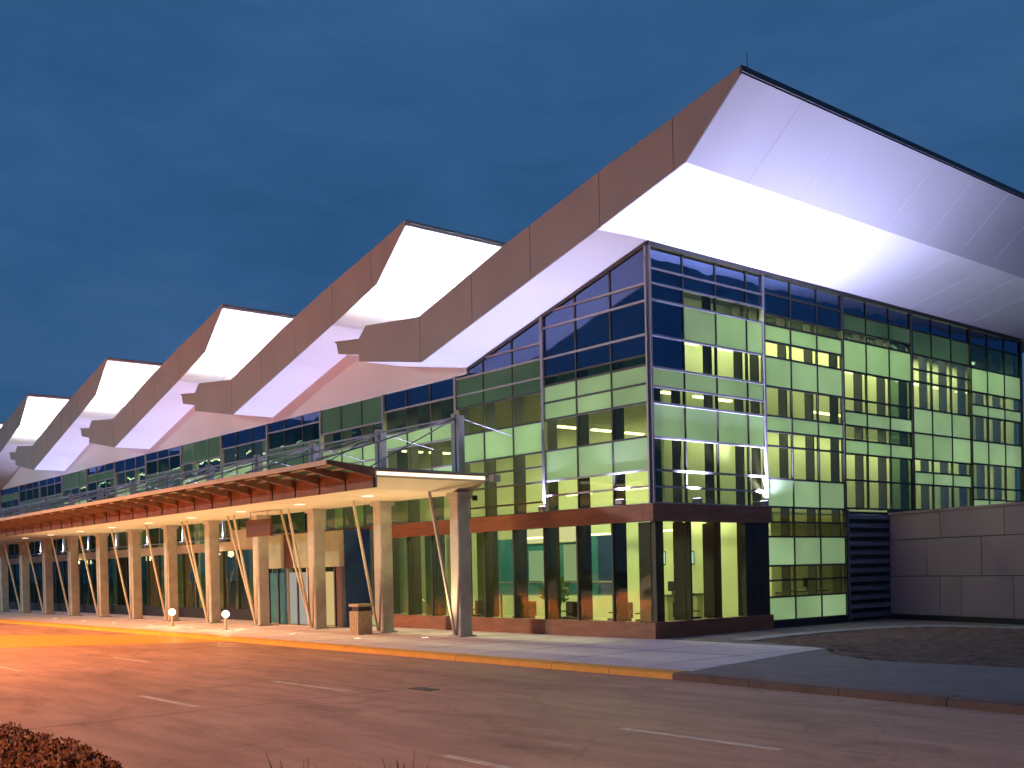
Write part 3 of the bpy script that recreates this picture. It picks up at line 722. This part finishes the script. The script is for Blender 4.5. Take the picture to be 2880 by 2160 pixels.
CX = [-6.42, -11.12, -15.98, -20.82, -25.72, -30.6, -35.4, -40.4, -45.4, -50.4, -55.4, -60.4]
for i, x in enumerate(CX):
    y = -2.5
    c = MB()
    w = 0.26; ch = 0.04
    ring = [(x-w+ch, y-w), (x+w-ch, y-w), (x+w, y-w+ch), (x+w, y+w-ch), (x+w-ch, y+w), (x-w+ch, y+w), (x-w, y+w-ch), (x-w, y-w+ch)]
    c.prism([(p[0], p[1], 0.0) for p in ring], (0, 0, 4.85))
    col = c.build("column", M_CONC, K, (x, y, 0))
    box("base_plate", x-0.34, x+0.34, y-0.34, y+0.34, 0.0, 0.05, M_STEEL, col)
    box("capital", x-0.32, x+0.32, y-0.32, y+0.32, 4.68, 4.838, M_CONC, col)
    MB().tube((x, -2.82, 0.08), (x, -3.75, 4.86), 0.055).build("strut", M_CANOPY, K, (x, -2.8, 0))
    if i in (2, 3, 4): MB().tube((x-0.2, -2.82, 0.5), (x-0.9, -3.6, 4.86), 0.05).build("strut", M_CANOPY, K, (x, -2.8, 0))
    # mast over the roof with tie rods to the wing and back to the wall
    ms = MB().box(x-0.22, x-0.02, y-0.12, y+0.12, 5.46, 7.5).box(x+0.06, x+0.20, y-0.12, y+0.12, 5.46, 7.42).build("mast", M_STEEL, K, (x, y, 5.46))
    for nm, q, r in (("tie_rod", (x, -7.95, 5.66), 0.028), ("tie_rod", (x, -6.2, 5.46), 0.022), ("tie_rod", (x, -0.1, 6.9), 0.022)):
        MB().tube((x, y, 7.38), q, r, 6).build(nm, M_STEEL, K, (x, y, 7.4))
    if i < len(CX)-1:
        x2 = CX[i+1]
        MB().tube((x, -7.95, 5.67), (x2, y, 7.38), 0.024, 6).build("tie_rod", M_STEEL, K, (x, y, 7.4))
        MB().tube((x, y, 7.38), (x2, y, 7.38), 0.03, 6).build("mast_rail", M_STEEL, K, (x, y, 7.4))
# downlights in the canopy underside
for i, x in enumerate(CX[:9]):
    box("downlight", x-2.6, x-2.3, -4.7, -4.4, 4.82, 4.842, M_STRIP, K)

# things hanging from or fixed near the canopy
sgn = empty("hanging_sign", (-18.3, -4.0, 4.86), "dark brown rectangular sign hanging under the canopy near the vestibule", "sign")
box("sign_board", -19.0, -16.9, -4.06, -3.94, 3.80, 4.50, M_MAROON, sgn)
for x in (-18.7, -17.2): MB().tube((x, -4.0, 4.5), (x, -4.0, 4.86), 0.02, 6).build("hanger_rod", M_STEEL, sgn, (x, -4, 4.5))
cm = empty("security_camera", (-6.1, -2.2, 4.6), "small black dome camera on the nearest canopy column", "camera")
MB().tube((-5.95, -2.2, 4.55), (-5.95, -2.2, 4.72), 0.09, 12).build("housing", M_BLACK, cm, (-6, -2.2, 4.6))
box("bracket", -6.16, -5.95, -2.23, -2.17, 4.64, 4.68, M_BLACK, cm)
sp = empty("facade_spotlight", (-5.5, -1.9, 5.2), "grey spotlight on a bracket at the near end of the canopy", "spotlight")
MB().box(-5.5, -5.25, -1.95, -1.65, 5.15, 5.38).build("housing", M_STEEL, sp, (-5.4, -1.8, 5.2))
box("bracket", -5.6, -5.5, -1.99, -1.93, 5.2, 5.26, M_STEEL, sp)

# ---------------------------------------------------------------- in-ground lights, bollards, bin
CW = ["between the two nearest canopy columns", "between the second and third near columns", "in front of the vestibule doors", "left of the vestibule", "one bay left of the left bollard", "two bays left of the left bollard", "three bays left of the left bollard", "four bays left of the left bollard"]
gl = empty("ground_light", (-6.9, -3.7, 0), "round light flush in the paving at the foot of the nearest canopy column", "ground light", "ground lights along the canopy")
MB().tube((-6.9, -3.7, -.01), (-6.9, -3.7, .012), .17, 16).build("rim", M_STEEL, gl, (-6.9, -3.7, 0)); MB().tube((-6.9, -3.7, 0), (-6.9, -3.7, .018), .13, 16).build("lens", M_STRIP, gl, (-6.9, -3.7, 0))
spot("ground_uplight", (-6.9, -3.7, 0.06), (-6.3, -3.4, 4.8), E_GROUND*1.2, COL_WARM, 115, 0.9)
for i, x in enumerate([-8.7, -13.2, -17.7, -22.15, -26.7, -31.3, -35.7, -40.4]):
    g = empty("ground_light", (x, -5.2, 0), "round light flush in the paving " + CW[i], "ground light", "ground lights along the canopy")
    MB().tube((x, -5.2, -0.01), (x, -5.2, 0.012), 0.17, 16).build("rim", M_STEEL, g, (x, -5.2, 0))
    MB().tube((x, -5.2, 0.0), (x, -5.2, 0.018), 0.13, 16).build("lens", M_STRIP, g, (x, -5.2, 0))
    spot("ground_uplight", (x, -5.2, 0.06), (x - .2, -4.3, 4.8), E_GROUND*1.3, COL_WARM, 120, 0.9)
for x, lb in ((-24.6, "short post light with glowing yellow head, left of the two in front of the columns"), (-19.15, "short post light with glowing yellow head, nearer the vestibule")):
    b = empty("bollard_light", (x, -5.0, 0), lb, "bollard light", "post lights under the canopy")
    MB().tube((x, -5, 0), (x, -5, 0.52), 0.055, 12).build("post", M_CANOPY, b, (x, -5, 0))
    MB().tube((x, -5, 0), (x, -5, 0.03), 0.13, 12).build("base", M_STEEL, b, (x, -5, 0))
    hm = bmesh.new(); bmesh.ops.create_uvsphere(hm, u_segments=16, v_segments=10, radius=0.15)
    me = bpy.data.meshes.new("globe"); hm.to_mesh(me); hm.free(); me.materials.append(M_LAMP)
    link("globe", me, (x, -5, 0.64), b)
    ld = bpy.data.lights.new("bollard_lamp", 'POINT'); ld.energy = 90; ld.color = COL_WARM; ld.shadow_soft_size = 0.16
    lo = bpy.data.objects.new("bollard_lamp", ld); C.objects.link(lo); lo.location = (x, -5, 0.86)
bn = empty("waste_bin", (-10.85, -3.7, 0), "square tan waste bin with dark slot under a flat hood beside a column", "bin")
MB().prism([(-11.14, -3.99, 0.0), (-10.56, -3.99, 0.0), (-10.56, -3.41, 0.0), (-11.14, -3.41, 0.0)], (0, 0, 0.84)).build("body", M_BIN, bn, (-10.85, -3.7, 0))
for q in range(5):
    box("slat", -11.12+q*0.118, -11.03+q*0.118, -4.012, -3.99, 0.03, 0.80, M_BIN, bn)
box("neck", -11.08, -10.62, -3.93, -3.47, 0.84, 1.0, M_BLACK, bn)
box("hood", -11.16, -10.54, -4.01, -3.39, 1.0, 1.10, M_BIN, bn)

# wall lamps of the far facade
for x, lb in ((-40.7, "round bright wall lamp on the facade seen between the middle canopy columns"), (-29.7, "round bright wall lamp on the facade behind the left post light"), (-51.0, "round bright wall lamp far left on the facade")):
    w = empty("wall_lamp", (x, -0.2, 3.35), lb, "wall lamp", "wall lamps")
    hm = bmesh.new(); bmesh.ops.create_uvsphere(hm, u_segments=14, v_segments=9, radius=0.17)
    me = bpy.data.meshes.new("globe"); hm.to_mesh(me); hm.free(); me.materials.append(M_LAMP)
    link("globe", me, (x, -0.45, 3.35), w); box("bracket", x-.05, x+.05, -0.3, -0.2, 3.3, 3.4, M_STEEL, w)

# ---------------------------------------------------------------- service wall on the right
SWL = empty("service_wall", (0.1, 13.36, 0), "low dark panelled wall running out from the side facade", "wall")
ang = math.atan2(-1.9, 5.9)
ux, uy = math.cos(ang), math.sin(ang)
def wp(s, d, z): return (0.12 + ux*s - uy*(-d), 13.36 + uy*s + ux*(-d)*-1*-1, z)
def wpan(name, s0, s1, z0, z1, d0, d1, mat):
    nx, ny = uy, -ux     # towards the camera
    r = [(0.12+ux*s+nx*d, 13.36+uy*s+ny*d, z0) for s, d in ((s0, d0), (s1, d0), (s1, d1), (s0, d1))]
    return MB().prism(r, (0, 0, z1-z0)).build(name, mat, SWL, r[0])
wpan("wall_core", 0.0, 30, 0.0, 4.0, -0.25, 0.0, M_BLACK)
for zi, (z0, z1) in enumerate(((0.2, 1.62), (1.65, 3.0), (3.03, 3.98))):
    s = 0.02; q = 0
    while s < 29:
        wd = [2.55, 1.0, 2.3, 2.3, 3.0][q % 5] if zi == 0 else [2.9, 1.9, 2.6][(q + zi) % 3]
        wpan("wall_panel", s, s+wd-0.025, z0, z1, 0.002, 0.05 + random.uniform(0, 0.012), M_WALL)
        s += wd; q += 1
wpan("wall_coping", -0.05, 30, 3.99, 4.08, -0.3, 0.09, M_WALL)
wpan("wall_plinth", 0.0, 30, -0.02, 0.17, 0.0, 0.03, M_BLACK)

# ---------------------------------------------------------------- hall furniture seen through the glass
def chair(x, y, rz, lab, mt, grp="chairs by the front glass"):
    r = empty("chair", (x, y, 0.02), lab, "chair", grp)
    r.rotation_euler = (0, 0, rz); r.scale = (1.15, 1.15, 1.12)
    def cb(nm, x0, x1, y0, y1, z0, z1):
        o = bpy.data.objects.new(nm, cube(mt)); C.objects.link(o); o.parent = r
        o.location = ((x0+x1)/2, (y0+y1)/2, (z0+z1)/2); o.scale = (x1-x0, y1-y0, z1-z0)
    cb("seat", -.27, .27, -.25, .27, .38, .46)
    cb("backrest", -.27, .27, .25, .32, .46, .92)
    for sx in (-.26, .22):
        for sy in (-.24, .24): cb("leg", sx, sx+.04, sy, sy+.04, 0, .38)
    for sx in (-.31, .27): cb("armrest", sx, sx+.04, -.2, .26, .60, .64)
for x, y, rz, lb, mt in ((-9.9, 1.2, 0.3, "black chair behind the glass right of the nearest column", M_CHAIR), (-7.1, 1.1, -0.2, "chair coloured as lit orange behind the third pane left of the corner group", M_CHAIRW), (-5.0, 1.3, 0.1, "black backed chair in the middle of the near window row", M_CHAIR),
        (-4.1, 1.0, 0.5, "chair coloured as lit orange beside the middle black chair", M_CHAIRW), (-2.4, 1.2, -0.4, "chair coloured as lit orange, second from the glass corner", M_CHAIRW), (-1.1, 1.2, 0.2, "chair coloured as lit orange, nearest the glass corner", M_CHAIRW), (-0.9, 2.6, 1.6, "black chair behind the first side window", M_CHAIR)):
    chair(x, y-.28 if y < 2 else y, rz, lb, mt)
for i_, (xx, yy) in enumerate(((-12.2, 3.4), (-9.0, 3.8), (-6.2, 3.2), (-3.4, 3.6), (-3.0, 6.6))):
    q_ = empty("queue_post", (xx, yy, 0.02), ["queue post left of the pale picture", "queue post under the pale picture", "queue post right of the potted plant", "queue post behind the last front window", "queue post in front of the first side desk"][i_], "queue post", "queue posts in the hall")
    MB().tube((xx, yy, 0.02), (xx, yy, 0.06), 0.16, 14).build("base", M_ALUD, q_, (xx, yy, 0)); MB().tube((xx, yy, 0.05), (xx, yy, 1.0), 0.03, 8).build("post", M_ALU, q_, (xx, yy, 0))
P = empty("display_partition", (-11, 6, 0.02), "teal display partition with pale picture and cream lit header inside the hall", "partition")
for i, (a, b) in enumerate(((-14.7, -13.6), (-13.55, -12.85), (-12.8, -9.45), (-9.4, -8.4), (-8.35, -7.4))):
    box("partition_panel", a, b, 5.95, 6.05, 1.15, 3.55 if i != 2 else 3.3, M_TEAL if i != 4 else M_NAVY, P)
box("header_light", -12.8, -9.45, 5.9, 6.04, 3.34, 3.9, M_CREAM, P)
box("picture", -12.6, -11.3, 5.93, 5.948, 1.7, 3.0, M_SCRG, P)
box("picture", -10.4, -9.5, 5.93, 5.948, 1.7, 3.2, M_SCRG, P)
box("base_rail", -14.7, -7.4, 5.94, 6.06, 1.62, 1.68, M_ALU, P)
box("base_panel", -14.7, -7.4, 5.96, 6.04, 1.10, 1.14, M_TEAL, P)
for x in (-14.6, -11.0, -7.5): box("leg", x-.04, x+.04, 5.97, 6.03, 0.0, 1.1, M_ALUD, P)
pl = empty("potted_plant", (-10.2, 5.2, 0.02), "leafy green plant in front of the teal partition", "plant")
MB().tube((-10.2, 5.2, 0.02), (-10.2, 5.2, 0.5), 0.2, 12, r2=0.26).build("pot", M_MAROON, pl, (-10.2, 5.2, 0))
def leaves(name, mat, parent, c, rad, n, size, up=0.5, squash=1.0):
    mb = MB()
    for _ in range(n):
        d = Vector((random.gauss(0, 1), random.gauss(0, 1), random.gauss(0, 1))).normalized() * random.random()**0.4
        p = Vector(c) + Vector((d.x*rad, d.y*rad, d.z*rad*squash))
        a = Vector((random.uniform(-1, 1), random.uniform(-1, 1), random.uniform(-.4, 1)+up)).normalized()*size*random.uniform(.6, 1.3)
        b = a.orthogonal().normalized()*size*0.28
        k = len(mb.v); mb.v += [tuple(p), tuple(p+a*.5+b), tuple(p+a), tuple(p+a*.5-b)]; mb.f.append((k, k+1, k+2, k+3)); mb.mi.append(0)
    me = bpy.data.meshes.new(name); me.from_pydata([tuple(Vector(q)-Vector(c)) for q in mb.v], [], mb.f); me.materials.append(mat)
    return link(name, me, c, parent)
M_GREEN = pbr("indoor_leaf", (0.03, 0.07, 0.02), 0.5, var=0.4, scale=9)
leaves("foliage", M_GREEN, pl, (-10.2, 5.2, 1.15), 0.55, 160, 0.35)
def desk(x, y, lb):
    r = empty("check_desk", (x, y, 0.02), lb, "desk", "desks inside the hall")
    box("desk_body", x-.4, x+.4, y-.75, y+.75, 0.02, 1.05, M_DESK, r)
    box("desk_top", x-.45, x+.47, y-.8, y+.8, 1.05, 1.10, M_CHAIR, r)
    box("monitor", x+.02, x+.06, y-.28, y+.2, 1.25, 1.62, M_CHAIR, r)
    box("monitor_stand", x+.01, x+.07, y-.06, y-.0, 1.10, 1.25, M_CHAIR, r)
for x, y, lb in ((-5.6, 7.2, "olive desk with dark monitor behind the first side window"), (-6.0, 9.4, "olive desk with monitor behind the second side window"), (-6.0, 11.4, "olive desk with monitor behind the third side window"), (-3.6, 10.6, "olive desk seen through the lower side panes left"), (-3.6, 13.2, "olive desk seen through the lower side panes right")):
    desk(x, y, lb)
for y, lb in ((7.05, "pale blue lit screen hanging behind the first side window"), (8.75, "pale blue lit screen hanging behind the second side window"), (10.65, "pale blue lit screen hanging behind the third side window")):
    r = empty("hanging_screen", (-6, y, 4.0), lb, "screen", "hanging screens in the hall")
    box("screen_frame", -6.06, -6.0, y-.26, y+.26, 2.25, 2.8, M_CHAIR, r); box("screen_face", -5.998, -5.985, y-.2, y+.2, 2.3, 2.76, M_SCR, r)
    MB().tube((-6.03, y, 2.8), (-6.03, y, 4.05), 0.02, 6).build("drop_rod", M_ALUD, r, (-6, y, 2.8))

# ---------------------------------------------------------------- planting in the foreground
def shrub(x, y, r, h, lb):
    s = empty("shrub", (x, y, -0.13), lb, "shrub", "shrubs along the near kerb")
    st = MB()
    for q in range(7):
        a = q*0.9; st.tube((x, y, -0.13), (x+math.cos(a)*r*.6, y+math.sin(a)*r*.6, h*.7), 0.012, 5, r2=0.004)
    st.build("stem", M_STEM, s, (x, y, 0))
    leaves("foliage", M_LEAF, s, (x, y, h*0.36), r, 2600, 0.055, up=0.6, squash=h*0.62/r)
posw = ["far left low dark shrub at the picture's lower left edge", "second dark reddish shrub from the lower left", "third dark reddish shrub from the lower left", "fourth small dark shrub from the lower left", "fifth small dark shrub of the lower left row", "last dark shrub of the lower left row, nearest the grass clumps"]
for (x, y, r, h), lb in zip(((8.75, -21.1, .46, .52), (9.5, -20.98, .42, .47), (10.35, -20.9, .40, .47), (11.15, -20.95, .40, .45), (11.8, -21.0, .36, .42), (12.35, -21.05, .30, .40)), posw):
    shrub(x, y, r, h, lb)
def tuft(x, y, h, n, lb):
    s = empty("grass_clump", (x, y, -0.13), lb, "ornamental grass", "grass clumps in the foreground")
    mb = MB()
    for _ in range(n):
        a = random.uniform(0, 2*math.pi); l = h*random.uniform(.55, 1.05); sp_ = random.uniform(.05, .38)
        p0 = Vector((x+random.uniform(-.05, .05), y+random.uniform(-.05, .05), -0.13)); d = Vector((math.cos(a), math.sin(a), 0))
        w = Vector((-d.y, d.x, 0))*0.016
        k = len(mb.v)
        for t in (0, .35, .7, 1.0):
            p = p0 + d*sp_*l*t*t + Vector((0, 0, l*(t - .1*t*t)))
            ww = w*(1-t*.85); mb.v += [tuple(p-ww), tuple(p+ww)]
        for t in range(3): mb.f.append((k+2*t, k+2*t+1, k+2*t+3, k+2*t+2)); mb.mi.append(0)
    me = bpy.data.meshes.new("blades"); me.from_pydata([tuple(Vector(q)-Vector((x, y, 0))) for q in mb.v], [], mb.f); me.materials.append(M_LEAF2)
    link("blades", me, (x, y, 0), s)
for a in ((15.4, -20.8, 1.04, 90, "wispy grass clump at the bottom edge, left one"), (15.85, -20.15, 1.07, 90, "wispy grass clump at the bottom edge, right one"), (16.0, -20.75, 1.0, 60, "short wispy grass clump between the two taller ones")):
    tuft(*a)
(sheet("near_kerb", [(-10, -20.9), (24, -19.6), (24, -19.75), (-10, -21.05)], -0.19, -0.02, M_KERB))
sheet("planting_island", [(-10, -21.05), (24, -19.75), (24, -23), (-10, -23)], -0.19, -0.04, M_MULCH)
dc = MB().box(4.6, 5.25, -12.35, -12.05, -0.135, -0.118)
o = dc.build("drain_cover", M_BLACK); tag(o, "small dark drain cover in the middle of the road", "drain cover")

# ---------------------------------------------------------------- lamps outside the frame: sodium street lamp, and unseen ones added for light
def offscreen_lamp(x, y, h, dx, dy, e, lb, col, ang=150, rad=0.2):
    s = empty("offscreen_lamp", (x, y, -0.13), lb, "street lamp")
    MB().tube((x, y, -0.13), (x, y, h), 0.09, 10, r2=0.06).build("pole", M_STEEL, s, (x, y, 0))
    MB().tube((x, y, h), (x+dx, y+dy, h+.15), 0.04, 8).build("arm", M_STEEL, s, (x, y, h))
    MB().box(x+dx-.3, x+dx+.3, y+dy-.15, y+dy+.15, h+.08, h+.22).build("head", M_STEEL, s, (x+dx, y+dy, h))
    spot("offscreen_light", (x+dx, y+dy, h+.02), (x+dx, y+dy+.01, 0), e, col, ang, 0.35, rad)
offscreen_lamp(-26.0, -34.0, 14.0, 0.6, 2.4, E_STREET, "tall street lamp by the left end of the road", COL_SOD, 148)
offscreen_lamp(-48.0, -76.0, 22.0, 0.4, 1.6, E_FILL_WHITE, "tallest pole lamp, added for white light on the fascias, far behind the viewpoint", (0.92, 1.0, 0.94), 178, 1.5)  # added unseen lamp, shaped to light the roof fascias
offscreen_lamp(10.0, -46.0, 13.0, 0.3, 1.6, E_FILL_AMBER, "pole lamp added for amber light on the road, behind the viewpoint, nearest to it", (1.0, 0.50, 0.22), 150, 0.3)  # added unseen lamp, spreads amber light over the right of the road
